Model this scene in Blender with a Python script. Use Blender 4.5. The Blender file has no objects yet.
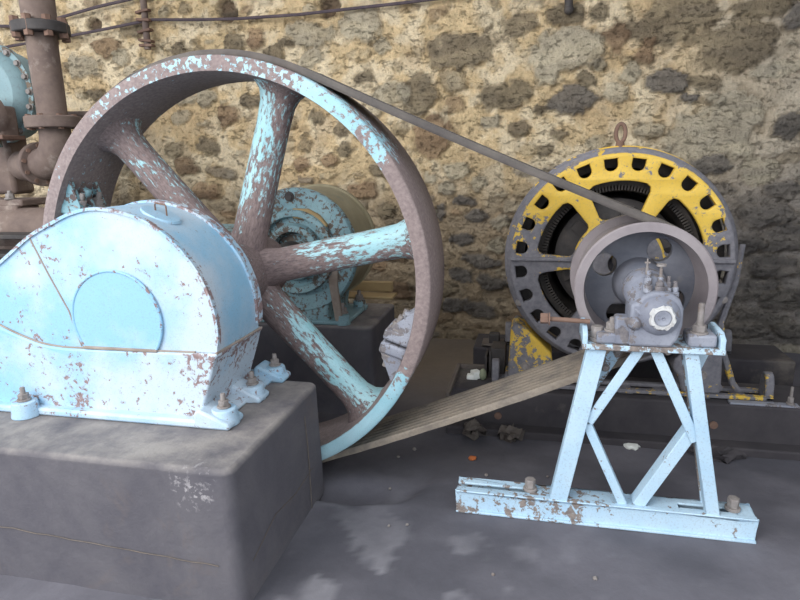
import bpy, bmesh, math, random
import numpy as np
from mathutils import Vector, Matrix
random.seed(7)
C = bpy.context.scene.collection
PI = math.pi
def rad(a): return a*PI/180
def lin(c):
    return tuple((((v/255)/12.92) if v/255 <= .04045 else ((v/255+.055)/1.055)**2.4) for v in c)+(1,)

# ------------------------------------------------------------------ materials
class NT:
    def __init__(s, name):
        s.m = bpy.data.materials.new(name); s.m.use_nodes = True
        s.t = s.m.node_tree; s.t.nodes.clear()
        s.out = s.t.nodes.new('ShaderNodeOutputMaterial')
        s.b = s.t.nodes.new('ShaderNodeBsdfPrincipled')
        s.t.links.new(s.b.outputs[0], s.out.inputs[0])
    def n(s, k, **kw):
        x = s.t.nodes.new(k)
        for a, v in kw.items(): setattr(x, a, v)
        return x
    def l(s, a, b): s.t.links.new(a, b)
    def setin(s, sock, v):
        if isinstance(v, bpy.types.NodeSocket): s.l(v, sock)
        else: sock.default_value = v
    def math(s, op, a, b=0.0, clamp=False):
        x = s.n('ShaderNodeMath', operation=op, use_clamp=clamp)
        s.setin(x.inputs[0], a); s.setin(x.inputs[1], b); return x.outputs[0]
    def mix(s, f, a, b, mode='MIX'):
        x = s.n('ShaderNodeMix', data_type='RGBA', blend_type=mode)
        s.setin(x.inputs[0], f); s.setin(x.inputs[6], a); s.setin(x.inputs[7], b); return x.outputs[2]
    def coord(s, scale=(1,1,1), kind='Object'):
        tc = s.n('ShaderNodeTexCoord'); mp = s.n('ShaderNodeMapping')
        mp.inputs['Scale'].default_value = scale; s.l(tc.outputs[kind], mp.inputs[0]); return mp.outputs[0]
    def noise(s, vec, scale, detail=5, rough=.6, dist=0):
        x = s.n('ShaderNodeTexNoise'); s.l(vec, x.inputs['Vector'])
        x.inputs['Scale'].default_value = scale; x.inputs['Detail'].default_value = detail
        x.inputs['Roughness'].default_value = rough; x.inputs['Distortion'].default_value = dist
        return x.outputs['Fac']
    def ramp(s, f, a, b):
        x = s.n('ShaderNodeMapRange', clamp=True); s.setin(x.inputs[0], f)
        s.setin(x.inputs[1], a); s.setin(x.inputs[2], b); return x.outputs[0]
    def attr(s, name, out='Fac'):
        x = s.n('ShaderNodeAttribute', attribute_name=name); return x.outputs[out]
    def bump(s, h, strength=.4, dist=.01):
        x = s.n('ShaderNodeBump'); x.inputs['Strength'].default_value = strength
        x.inputs['Distance'].default_value = dist; s.l(h, x.inputs['Height']); s.l(x.outputs[0], s.b.inputs['Normal'])
    def done(s, col, rough, metal=0):
        s.setin(s.b.inputs['Base Color'], col); s.setin(s.b.inputs['Roughness'], rough)
        s.b.inputs['Metallic'].default_value = metal
        return s.m

def paint_mat(name, paint, paint2, under, under2, s1=9, s2=2.2, scale=(1,1,1), rp=.55, ru=.85, edge=.018):
    k = NT(name); v = k.coord(scale)
    n1 = k.noise(v, s1, 7, .68, .3); n2 = k.noise(v, s2, 3, .5); n3 = k.noise(v, s2*.7, 4, .6)
    n4 = k.noise(v, s1*5, 4, .6)
    val = k.math('ADD', k.math('MULTIPLY', n1, .68), k.math('MULTIPLY', n2, .32))
    thr = k.math('SUBTRACT', .72, k.math('MULTIPLY', k.attr('paint'), .44))
    f = k.math('ADD', k.math('DIVIDE', k.math('SUBTRACT', val, thr), edge), .5, True)
    tone = k.math('ADD', k.ramp(n3, .38, .66), k.math('SUBTRACT', k.attr('tone'), .5), True)
    pc = k.mix(tone, lin(paint), lin(paint2))
    pc = k.mix(k.ramp(n4, .52, .75), pc, k.mix(.35, pc, lin(under)))
    uc = k.mix(k.ramp(k.noise(v, s1*1.7, 6, .65), .35, .68), lin(under), lin(under2))
    col = k.mix(f, uc, pc)
    k.bump(k.math('ADD', k.math('MULTIPLY', f, .5), k.math('MULTIPLY', n4, .4)), .35, .004)
    return k.done(col, k.math('SUBTRACT', ru, k.math('MULTIPLY', f, ru-rp)))

def rough_mat(name, a, b, c=None, s1=6, s2=25, scale=(1,1,1), rough=.85, bump=.4, bd=.006, metal=0):
    k = NT(name); v = k.coord(scale)
    n1 = k.noise(v, s1, 6, .65, .2); n2 = k.noise(v, s2, 5, .6)
    col = k.mix(k.ramp(n1, .35, .65), lin(a), lin(b))
    if c: col = k.mix(k.ramp(k.noise(v, s1*.6, 7, .7), .56, .68), col, lin(c))
    col = k.mix(k.ramp(n2, .3, .8), col, k.mix(.25, col, lin(a)))
    k.bump(k.math('ADD', k.math('MULTIPLY', n2, .7), n1), bump, bd)
    return k.done(col, rough, metal)

def attr_mat(name, s=30, amp=.35, bump=.5, bd=.012, rough=.95, scale=(1,1,1), pits=0):
    k = NT(name); v = k.coord(scale)
    n1 = k.noise(v, s, 7, .7); n2 = k.noise(v, s*.22, 5, .65)
    col = k.attr('col', 'Color')
    m = k.math('ADD', 1-amp*.5, k.math('MULTIPLY', k.math('SUBTRACT', k.math('ADD', n1, n2), .5), amp))
    g = k.n('ShaderNodeCombineColor'); [k.l(m, g.inputs[i]) for i in range(3)]
    col = k.mix(1.0, col, g.outputs[0], 'MULTIPLY')
    h = k.math('ADD', n1, k.math('MULTIPLY', n2, 1.5))
    if pits:
        n3 = k.noise(k.coord((1,1,1.9)), 17, 7, .72, .25); n4 = k.noise(v, 60, 4, .7)
        pt = k.ramp(n3, .44, .33); col = k.mix(k.math('MULTIPLY', pt, pits), col, k.mix(.72, col, lin((60,50,42))))  # crevice shade put into the colour along with the bump
        lime = k.math('MULTIPLY', k.ramp(n3, .60, .70), k.ramp(n4, .42, .6)); col = k.mix(k.math('MULTIPLY', lime, .35), col, k.mix(.6, col, lin((242,232,212))))
        h = k.math('SUBTRACT', h, k.math('MULTIPLY', pt, 1.0))
    k.bump(h, bump, bd)
    return k.done(col, rough)

M = {}
M['casing'] = paint_mat('casing_paint', (140,186,214), (188,202,214), (122,100,98), (152,130,128), s1=38, s2=4.5, edge=.035)
M['casing_rear'] = paint_mat('rear_casing_paint', (116,150,160), (140,172,180), (88,80,74), (114,102,92), s1=34, s2=5, edge=.03)
M['wheel'] = paint_mat('flywheel_paint', (144,188,200), (172,204,214), (122,106,104), (148,132,128), s1=36, s2=4.5, edge=.03)
M['wheel_in'] = paint_mat('flywheel_inner_paint', (112,150,160), (136,170,178), (84,72,70), (104,90,86), s1=24, s2=5)
M['spoke'] = paint_mat('spoke_paint', (134,184,192), (166,202,208), (96,82,82), (136,118,114), s1=62, s2=6, scale=(.32,1,1), edge=.06)
M['yellow'] = paint_mat('motor_yellow_paint', (222,184,74), (208,168,58), (104,102,108), (128,124,128), s1=22, s2=5)
M['stand'] = paint_mat('stand_paint', (172,200,220), (188,210,224), (112,102,98), (148,136,128), s1=28, s2=5)
M['grey'] = paint_mat('bearing_grey_paint', (122,124,136), (154,156,166), (98,94,98), (136,128,126), s1=26, s2=6)
M['pulley'] = rough_mat('pulley_steel', (132,122,124), (154,144,144), (118,108,112), s1=5, s2=60, scale=(1,1,1), rough=.5, bump=.15, bd=.003)
M['pulleyweb'] = rough_mat('pulley_web_steel', (90,92,102), (114,114,122), (132,126,120), s1=7, s2=40, rough=.6, bump=.2, bd=.004)
M['rust'] = rough_mat('rusted_steel', (104,80,68), (132,104,90), (150,124,108), s1=9, s2=40, rough=.85)
M['pipe'] = rough_mat('rusty_pipe', (98,82,76), (126,108,98), (158,144,134), s1=6, s2=30, rough=.8)
M['darkmetal'] = rough_mat('dark_metal', (52,48,48), (74,68,66), (88,80,74), s1=8, s2=40, rough=.7)
M['coil'] = rough_mat('coil_copper_dark', (48,44,42), (70,62,56), s1=20, s2=60, rough=.7)
M['bolt'] = rough_mat('bolt_rust', (124,116,112), (152,144,140), (116,98,88), s1=30, s2=80, rough=.7)
def belt_mat(name):
    k = NT(name); v = k.coord(); n = k.noise(v,7,6,.65); n2 = k.noise(v,70,4,.6)
    col = k.mix(k.ramp(n,.35,.65), lin((82,76,74)), lin((102,95,90)))
    d = k.mix(k.ramp(n2,.3,.7), lin((128,116,104)), lin((146,134,120)))
    col = k.mix(k.math('MULTIPLY', k.attr('paint'), k.ramp(n,.25,.6)), col, d); k.bump(n2,.3,.004); return k.done(col,.85)
M['belt'] = belt_mat('belt_rubber')
M['khaki'] = rough_mat('dusty_shell', (140,130,104), (158,148,122), (116,120,112), s1=5, s2=30, rough=.9)
M['dustmetal'] = rough_mat('dusty_steel', (88,80,76), (112,102,94), s1=9, s2=40, rough=.85)
M['crust'] = rough_mat('white_crust', (186,184,182), (212,210,208), (160,154,150), s1=26, s2=70, rough=.9)
def plinth_mat(name):
    k = NT(name); v = k.coord(); n1 = k.noise(v,3,7,.65,.3); n2 = k.noise(v,24,6,.65); n3 = k.noise(v,1.4,6,.7,.6)
    col = k.mix(k.ramp(n1,.35,.65), lin((80,77,84)), lin((100,96,100)))
    col = k.mix(k.math('MULTIPLY', k.ramp(n3,.56,.66), .6), col, lin((108,96,92)))
    dust = k.mix(k.ramp(n1,.35,.62), lin((112,106,106)), lin((146,139,134)))
    col = k.mix(k.math('MULTIPLY', k.attr('paint'), k.ramp(k.noise(v,6,7,.7), .28, .58)), col, dust)
    chip = k.math('MULTIPLY', k.attr('tone'), k.ramp(k.noise(v,30,6,.7), .5, .56)); col = k.mix(chip, col, lin((182,176,176)))
    dn = k.n('ShaderNodeVectorMath', operation='DISTANCE'); k.l(v, dn.inputs[0]); dn.inputs[1].default_value = (.33,-.895,-.525)
    near = k.ramp(k.math('ADD', dn.outputs['Value'], k.math('MULTIPLY', k.noise(v,14,4,.6), .22)), .19, .14)
    col = k.mix(k.math('MULTIPLY', k.math('MULTIPLY', near, .65), k.ramp(k.noise(v,34,6,.7), .53, .57)), col, lin((186,180,180)))
    k.bump(k.math('ADD', n2, n1), .55, .008); return k.done(col, .9)
M['plinth'] = plinth_mat('plinth_concrete')
M['found'] = rough_mat('foundation_concrete', (56,52,56), (74,69,71), (104,96,90), s1=3, s2=22, rough=.9, bump=.5)
M['bead'] = rough_mat('brown_sealant', (136,122,112), (160,148,138), s1=12, s2=50, rough=.9)
M['tank'] = paint_mat('cylinder_paint', (124,150,156), (142,166,170), (98,88,78), (126,108,92), s1=9, s2=2.2)
M['wood'] = rough_mat('old_plank', (150,128,92), (176,152,112), s1=4, s2=30, scale=(.3,1,1), rough=.9)
M['white'] = rough_mat('white_scrap', (214,214,208), (232,232,228), s1=12, s2=40, rough=.9)
M['leaf'] = rough_mat('orange_leaf', (190,104,56), (206,128,78), s1=12, s2=40, rough=.9)
M['cable'] = rough_mat('cable_sheath', (70,60,68), (92,80,84), s1=12, s2=40, rough=.8)
M['greenrag'] = rough_mat('green_lump', (120,128,104), (144,148,122), s1=12, s2=40, rough=.9)
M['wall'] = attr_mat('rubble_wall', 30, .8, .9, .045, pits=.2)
M['floor'] = attr_mat('dusty_floor', 22, .3, .35, .008, .9)
M['roof'] = rough_mat('roof_boards', (96,86,76), (120,108,96), s1=3, s2=20)

# ------------------------------------------------------------------ mesh builder
class MB:
    def __init__(s): s.bm = bmesh.new()
    def _add(s, verts, faces):
        v = [s.bm.verts.new(p) for p in verts]
        for f in faces:
            try: s.bm.faces.new([v[i] for i in f])
            except ValueError: pass
        return s
    def box(s, c, d, R=None):
        x, y, z = d[0]/2, d[1]/2, d[2]/2
        vs = [Vector((i*x, j*y, k*z)) for i in(-1,1) for j in(-1,1) for k in(-1,1)]
        if R is not None: vs = [R @ v for v in vs]
        c = Vector(c)
        return s._add([v+c for v in vs], [(0,1,3,2),(4,6,7,5),(0,4,5,1),(2,3,7,6),(0,2,6,4),(1,5,7,3)])
    def bar(s, p0, p1, w, t, up=(0,1,0)):
        """bar of width w (in the plane normal to `up`) and depth t along `up`"""
        p0, p1 = Vector(p0), Vector(p1); a = (p1-p0).normalized(); u = Vector(up); u = (u-a*u.dot(a)).normalized(); n = a.cross(u)
        vs = [p+n*(i*w/2)+u*(j*t/2) for p in(p0,p1) for i in(-1,1) for j in(-1,1)]
        return s._add(vs, [(0,1,3,2),(4,6,7,5),(0,4,5,1),(2,3,7,6),(0,2,6,4),(1,5,7,3)])
    def prism(s, poly, a0, a1, axis='Y', taper=None):
        def mk(p, a): return {'Y':(p[0],a,p[1]),'X':(a,p[0],p[1]),'Z':(p[0],p[1],a)}[axis]
        n = len(poly); q = taper or poly
        return s._add([mk(p,a0) for p in poly]+[mk(p,a1) for p in q],
            [tuple(range(n)), tuple(range(2*n-1,n-1,-1))]+[(i,(i+1)%n,n+(i+1)%n,n+i) for i in range(n)])
    def lathe(s, prof, c=(0,0,0), ax=(0,1,0), seg=48, closed=True, a0=0, a1=2*PI):
        ax = Vector(ax).normalized(); c = Vector(c)
        u = Vector((1,0,0)) if abs(ax.x) < .9 else Vector((0,1,0))
        u = (u-ax*u.dot(ax)).normalized(); w = ax.cross(u)
        if abs(ax.y) > .99: w = Vector((0,0,1))
        full = abs(a1-a0-2*PI) < 1e-6; m = seg if full else seg+1; n = len(prof); vs = []; fs = []
        for i in range(m):
            t = a0+(a1-a0)*i/seg; d = u*math.cos(t)+w*math.sin(t)
            vs += [c+ax*p[0]+d*p[1] for p in prof]
        for i in range(seg):
            j = (i+1) % m
            for k in range(n if closed else n-1):
                l = (k+1) % n; fs.append((i*n+k, i*n+l, j*n+l, j*n+k))
        if not full and closed:
            fs += [tuple(range(n)), tuple(range((m-1)*n+n-1,(m-1)*n-1,-1))]
        return s._add(vs, fs)
    def cyl(s, p0, p1, r0, r1=None, seg=24):
        r1 = r0 if r1 is None else r1; p0, p1 = Vector(p0), Vector(p1); a = (p1-p0); L = a.length; a.normalize()
        u = Vector((0,0,1)) if abs(a.z) < .9 else Vector((1,0,0)); u = (u-a*u.dot(a)).normalized(); w = a.cross(u)
        vs = []
        for i in range(seg):
            d = u*math.cos(2*PI*i/seg)+w*math.sin(2*PI*i/seg); vs += [p0+d*r0, p1+d*r1]
        return s._add(vs, [(2*i,2*i+1,2*((i+1)%seg)+1,2*((i+1)%seg)) for i in range(seg)]+
            [tuple(range(0,2*seg,2)), tuple(range(2*seg-1,0,-2))])
    def tube(s, path, r, seg=10, closed=False, sy=1.0):
        P = [Vector(p) for p in path]; n = len(P); vs = []; fs = []; prev = None
        rr = r if isinstance(r, (list, tuple)) else [r]*n
        for i in range(n):
            a = P[(i+1) % n]-P[i-1] if closed else P[min(i+1,n-1)]-P[max(i-1,0)]
            a.normalize()
            if prev is None: prev = Vector((0,1,0)) if abs(a.y) < .9 else Vector((1,0,0))
            u = (prev-a*prev.dot(a)).normalized(); prev = u; w = a.cross(u)
            for k in range(seg):
                t = 2*PI*k/seg; vs.append(P[i]+u*(math.cos(t)*rr[i]*sy)+w*(math.sin(t)*rr[i]))
        for i in range(n if closed else n-1):
            j = (i+1) % n
            for k in range(seg):
                l = (k+1) % seg; fs.append((i*seg+k, i*seg+l, j*seg+l, j*seg+k))
        if not closed: fs += [tuple(range(seg)), tuple(range(n*seg-1,(n-1)*seg-1,-1))]
        return s._add(vs, fs)
    def hexa(s, p, ax, r, h): 
        p = Vector(p); return s.cyl(p, p+Vector(ax).normalized()*h, r, None, 6)
    def ball(s, c, r, seg=12, sq=(1,1,1)):
        prof = [(-r*math.cos(PI*i/8), r*math.sin(PI*i/8)+1e-5) for i in range(9)]
        vs0 = len(s.bm.verts); s.lathe(prof, (0,0,0), (0,1,0), seg, False)
        s.bm.verts.ensure_lookup_table()
        for v in s.bm.verts[vs0:]: v.co = Vector((v.co.x*sq[0]+c[0], v.co.y*sq[1]+c[1], v.co.z*sq[2]+c[2]))
        return s
    def plate(s, outlines, y0, y1, bev=0):
        """flat plate in XZ with holes: first outline outer, others holes"""
        cu = bpy.data.curves.new('plate_curve','CURVE'); cu.dimensions = '2D'; cu.fill_mode = 'BOTH'
        cu.extrude = (y1-y0)/2-bev; cu.bevel_depth = bev; cu.bevel_resolution = 1; cu.offset = -bev
        for o in outlines:
            sp = cu.splines.new('POLY'); sp.points.add(len(o)-1); sp.use_cyclic_u = True
            for q, p in zip(sp.points, o): q.co = (p[0], p[1], 0, 1)
        ob = bpy.data.objects.new('plate_tmp', cu); me = bpy.data.meshes.new_from_object(ob)
        bpy.data.objects.remove(ob); bpy.data.curves.remove(cu)
        vs = [(v.co.x, (y0+y1)/2+v.co.z, v.co.y) for v in me.vertices]
        s._add(vs, [tuple(p.vertices) for p in me.polygons]); bpy.data.meshes.remove(me); return s
    def rough(s, amp, seed=0, f=9):
        rnd = random.Random(seed)
        for v in s.bm.verts: v.co += Vector((rnd.uniform(-1,1), rnd.uniform(-1,1), rnd.uniform(-1,1)))*amp
        return s
    def build(s, name, mat, parent=None, bevel=0, seg=2, smooth=38, paint=.5, tone=.5, loc=None, rot=None, doubles=True, local=False):
        bm = s.bm
        if doubles: bmesh.ops.remove_doubles(bm, verts=bm.verts, dist=2e-5)
        bmesh.ops.recalc_face_normals(bm, faces=bm.faces)
        wco = [v.co.copy() for v in bm.verts]
        base = Vector((0,0,0))
        if parent is not None and not local:
            base = parent.location.copy()
            if parent.parent is not None: base += parent.parent.location
        if loc is not None and not local: base = base+Vector(loc) if parent is None else base
        if not local: bmesh.ops.translate(bm, verts=bm.verts, vec=-base)
        me = bpy.data.meshes.new(name); bm.to_mesh(me); bm.free()
        for nm, val in (('paint', paint), ('tone', tone)):
            a = me.attributes.new(nm, 'FLOAT', 'POINT')
            a.data.foreach_set('value', [val(c) if callable(val) else val for c in wco])
        for p in me.polygons: p.use_smooth = True
        me.set_sharp_from_angle(angle=rad(smooth))
        me.materials.append(M[mat])
        o = bpy.data.objects.new(name, me); C.objects.link(o)
        if parent is not None: o.parent = parent
        if loc is not None: o.location = loc
        if rot is not None: o.rotation_euler = rot
        if bevel:
            b = o.modifiers.new('bevel','BEVEL'); b.width = bevel; b.segments = seg; b.limit_method = 'ANGLE'; b.angle_limit = rad(40)
            b.harden_normals = False
        return o

def tag(o, label, cat, group=None, kind=None):
    o['label'] = label; o['category'] = cat
    if group: o['group'] = group
    if kind: o['kind'] = kind
    return o
def thing(name, label, cat, loc=(0,0,0), group=None):
    o = bpy.data.objects.new(name, None); C.objects.link(o); o.location = loc; o.empty_display_size = .1
    return tag(o, label, cat, group)
def struct(o): o['kind'] = 'structure'; return o
def plabel(o, t): o['label'] = t; return o
def crom(pts, n=6, closed=False):
    P = [Vector((p[0],p[1],0)) for p in pts]; out = []; m = len(P)
    for i in range(m if closed else m-1):
        p0, p1, p2, p3 = (P[(i+k) % m] if closed else P[min(max(i+k,0),m-1)] for k in(-1,0,1,2))
        for j in range(n):
            t = j/n
            q = .5*((2*p1)+(p2-p0)*t+(2*p0-5*p1+4*p2-p3)*t*t+(3*p1-p0-3*p2+p3)*t**3); out.append((q.x,q.y))
    if not closed: out.append((P[-1].x,P[-1].y))
    return out
def circ(cx, cz, r, n=32, a0=0, a1=2*PI):
    return [(cx+r*math.cos(a0+(a1-a0)*i/n), cz+r*math.sin(a0+(a1-a0)*i/n)) for i in range(n)]
def bolt(parent, p, ax=(0,0,1), r=.022, h=.02, stud=.03, name='bolt', mat='bolt'):
    ax = Vector(ax).normalized(); p = Vector(p)
    m = MB(); m.cyl(p, p+ax*h*.35, r*1.25, None, 16); m.hexa(p+ax*h*.35, ax, r, h)
    if stud: m.cyl(p+ax*h, p+ax*(h*1.35+stud), r*.5, r*.45, 12)
    return m.build(name, mat, parent, bevel=.002, seg=1)

# ------------------------------------------------------------------ numpy noise
def vn(x, z, seed):
    r = np.random.RandomState(seed).rand(256,256)
    xi = np.floor(x).astype(int); zi = np.floor(z).astype(int); fx = x-xi; fz = z-zi
    fx = fx*fx*(3-2*fx); fz = fz*fz*(3-2*fz); g = lambda a, b: r[a % 256, b % 256]
    return (g(xi,zi)*(1-fx)+g(xi+1,zi)*fx)*(1-fz)+(g(xi,zi+1)*(1-fx)+g(xi+1,zi+1)*fx)*fz
def fbm(x, z, seed, o=4):
    a = .5; t = 0; w = 0
    for i in range(o):
        t = t+a*vn(x*2**i+i*17.3, z*2**i+i*5.1, seed+i); w += a; a *= .55
    return t/w
def sstep(a, b, x):
    t = np.clip((x-a)/(b-a), 0, 1); return t*t*(3-2*t)
def grid_object(name, X, Y, Z, col, mat):
    ny, nx = X.shape; me = bpy.data.meshes.new(name)
    co = np.stack([X,Y,Z],-1).reshape(-1,3)
    i = np.arange((ny-1)*(nx-1)); r = i//(nx-1); c = i % (nx-1); a = r*nx+c
    f = np.stack([a,a+1,a+nx+1,a+nx],-1)
    me.vertices.add(len(co)); me.vertices.foreach_set('co', co.ravel().astype(np.float32))
    me.loops.add(f.size); me.loops.foreach_set('vertex_index', f.ravel().astype(np.int32))
    me.polygons.add(len(f)); me.polygons.foreach_set('loop_start', (np.arange(len(f))*4).astype(np.int32))
    me.update(calc_edges=True); me.validate()
    at = me.attributes.new('col','FLOAT_COLOR','POINT')
    rgba = np.concatenate([col.reshape(-1,3), np.ones((len(co),1))],1)
    at.data.foreach_set('color', rgba.ravel().astype(np.float32))
    for p in me.polygons: p.use_smooth = True
    me.materials.append(M[mat]); o = bpy.data.objects.new(name, me); C.objects.link(o); return o
def L3(c): return np.array(lin(c)[:3])

# ------------------------------------------------------------------ the setting
def build_wall():
    WY = 2.62
    xs = np.concatenate([np.arange(-9,-4.6,.04), np.arange(-4.6, 4.2, .017), np.arange(4.2,8,.04)]); zs = np.arange(-1.12, 2.75, .017)
    X, Z = np.meshgrid(xs, zs)
    n_big = fbm(X*.9, Z*.9, 3); n_mid = fbm(X*4, Z*4, 11); n_fine = fbm(X*14, Z*14, 23); n_lay = fbm(X*2.5+n_mid, Z*16, 31)
    low = sstep(.62, -.1, Z+.35*(n_big-.5)-.10*np.clip(X-2,0,3)+.0*X)           # barer stonework lower down, plus shade behind the machines put into the colour
    grey = sstep(1.9, 3.3, X+.8*(n_big-.5))
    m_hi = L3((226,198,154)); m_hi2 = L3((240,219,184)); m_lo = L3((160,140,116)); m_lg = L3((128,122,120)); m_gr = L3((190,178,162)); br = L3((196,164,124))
    t = sstep(.40,.62,fbm(X*7+n_mid,Z*7,19))[...,None]
    mort = m_hi*(1-t)+m_hi2*t
    tb = (sstep(.52,.72,fbm(X*2.2,Z*2.2,41))*.4)[...,None]; mort = mort*(1-tb)+br*tb
    g = (grey*.75)[...,None]; mort = mort*(1-g)+m_gr*g
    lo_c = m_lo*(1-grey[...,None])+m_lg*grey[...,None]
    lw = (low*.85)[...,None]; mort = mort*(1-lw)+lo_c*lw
    col = mort.copy(); H = np.zeros_like(X)+.012*(n_mid-.5)+.01*(n_fine-.5)
    PAL = {0:((150,134,108),(122,108,88)), 1:((124,116,108),(98,92,88)), 2:((190,178,154),(162,152,134)), 3:((164,136,106),(132,106,82)), 4:((96,76,60),(62,50,42))}
    rnd = random.Random(5); items = [(x,z,a*1.02,b*1.02,k,rnd.uniform(-.15,.15),1) for x,z,a,b,k in STONES]
    for _ in range(5200):
        x = rnd.uniform(-8.5,7.5); z = rnd.uniform(-1.05,2.7); lowz = z < .45
        a = rnd.uniform(.04,.15)*(1.3 if lowz else .8); b = a*rnd.uniform(.28,.55) if lowz else a*rnd.uniform(.4,.85)
        if any(abs(x-q[0]) < (a+q[2])*.9 and abs(z-q[1]) < (b+q[3])*.9 for q in items): continue
        if not lowz and rnd.random() < .6: continue
        k = (rnd.choice([1,1,2]) if x > 1.9 else rnd.choice([0,3,1,2])) if lowz else rnd.choice([0,0,2,2,3,2] if x < 1.5 else [0,2,2,1])
        items.append((x,z,a,b,k,rnd.uniform(-.35,.35),0))
    smear = fbm(X*6, Z*6, 91)
    for n, (x,z,a,b,k,r,key) in enumerate(items):
        R = max(a,b)*1.7
        i0, i1 = np.searchsorted(xs,[x-R,x+R]); j0, j1 = np.searchsorted(zs,[z-R,z+R])
        if i1-i0 < 2 or j1-j0 < 2: continue
        sl = (slice(j0,j1), slice(i0,i1)); f0 = .5/max(a,.05)
        dx = X[sl]-x+(fbm(X[sl]*f0*2+n*3.7, Z[sl]*f0*2, 60)-.5)*a*.9; dz = Z[sl]-z+(fbm(X[sl]*f0*2, Z[sl]*f0*2+n*1.9, 64)-.5)*b*1.1
        u = (dx*math.cos(r)+dz*math.sin(r))/a; w = (-dx*math.sin(r)+dz*math.cos(r))/b
        ex = rnd.choice([1.7,2.2,3.0]); d = (np.abs(u)**ex+np.abs(w)**ex)**(1/ex)
        d = d+(fbm(X[sl]*9+n*3.7, Z[sl]*9+n*1.3, 60)-.5)*.5+(n_fine[sl]-.5)*.6
        mk = sstep(1.06,.90,d); c1, c2 = (L3(c) for c in PAL[k])
        v = (sstep(.35,.65,n_lay[sl]))[...,None]; sc = (c1*(1-v)+c2*v)*(.86+.3*rnd.random())
        lo_ = low[sl].mean() > .5
        al = (.92 if k != 2 else .75) if key else (rnd.uniform(.4,.8) if lo_ else rnd.uniform(.3,.7))
        mm = (mk*al*(1-.75*sstep(.54,.66,smear[sl])) if not (lo_ or key) else mk*al)[...,None]; col[sl] = col[sl]*(1-mm)+sc*mm
        hh = (-.07 if k == 4 else rnd.uniform(.008,.035))
        H[sl] += mk*hh+mk*.03*(n_lay[sl]-.5)-.02*np.exp(-((d-1.06)/.08)**2)
        rim = (.35*np.exp(-((d-1.04)/.07)**2))[...,None]; col[sl] = col[sl]*(1-rim)+L3((120,104,84))*rim
    H += (.3+low)*.06*(fbm(X*3+n_mid,Z*9,77)-.45)+.06*(n_big-.5)+.02*(n_fine-.5)
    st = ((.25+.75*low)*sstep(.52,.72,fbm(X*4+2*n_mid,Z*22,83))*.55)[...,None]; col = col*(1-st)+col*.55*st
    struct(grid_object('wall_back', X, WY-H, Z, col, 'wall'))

def floor_h(X, Y):
    step = -.15+.015*np.sin(X*9); wd = .03+.75*sstep(.80,1.12,X)
    return -1.0-.05*sstep(0,1,(Y-step)/wd)
def build_floor():
    xs = np.concatenate([np.arange(-9,-3,.15), np.arange(-3,4,.03), np.arange(4,8,.15)]); ys = np.concatenate([np.arange(-9,-2.2,.2), np.arange(-2.2,2.75,.022)])
    X, Y = np.meshgrid(xs, ys); n = fbm(X*3,Y*3,5); nf = fbm(X*12,Y*12,9); nb = fbm(X*1.1,Y*1.1,15)
    Z = floor_h(X,Y)+.006*(nf-.5)+.014*(n-.5)
    dip = np.exp(-(((X-.62)/.16)**2+((Y+.02)/.13)**2)**2); Z = Z-.05*dip
    a, b, c, d = L3((84,82,89)), L3((104,101,108)), L3((150,147,152)), L3((132,118,102))
    t = sstep(.3,.7,n)[...,None]; col = a*(1-t)+b*t
    pat = sstep(.575,.66,fbm(X*5.5+.8*n,Y*5.5,33,6)+.05*np.exp(-(((X-.8)/.4)**2+((Y+.72)/.4)**2))+.12*(nf-.5))
    zone = np.clip(np.exp(-(((X-.85)/.6)**2+((Y+.8)/.6)**2))+.8*np.exp(-(((X-1.9)/.6)**2+((Y+.55)/.16)**2))+.06, 0, 1)
    w = (pat*zone*(.18+.55*nf))[...,None]; col = col*(1-w)+c*w
    br = (sstep(.6,2.0,Y)*sstep(1.7,1.0,X)*.85)[...,None]; col = col*(1-br)+d*br
    struct(grid_object('floor', X, Y, Z, col, 'floor'))
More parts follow.
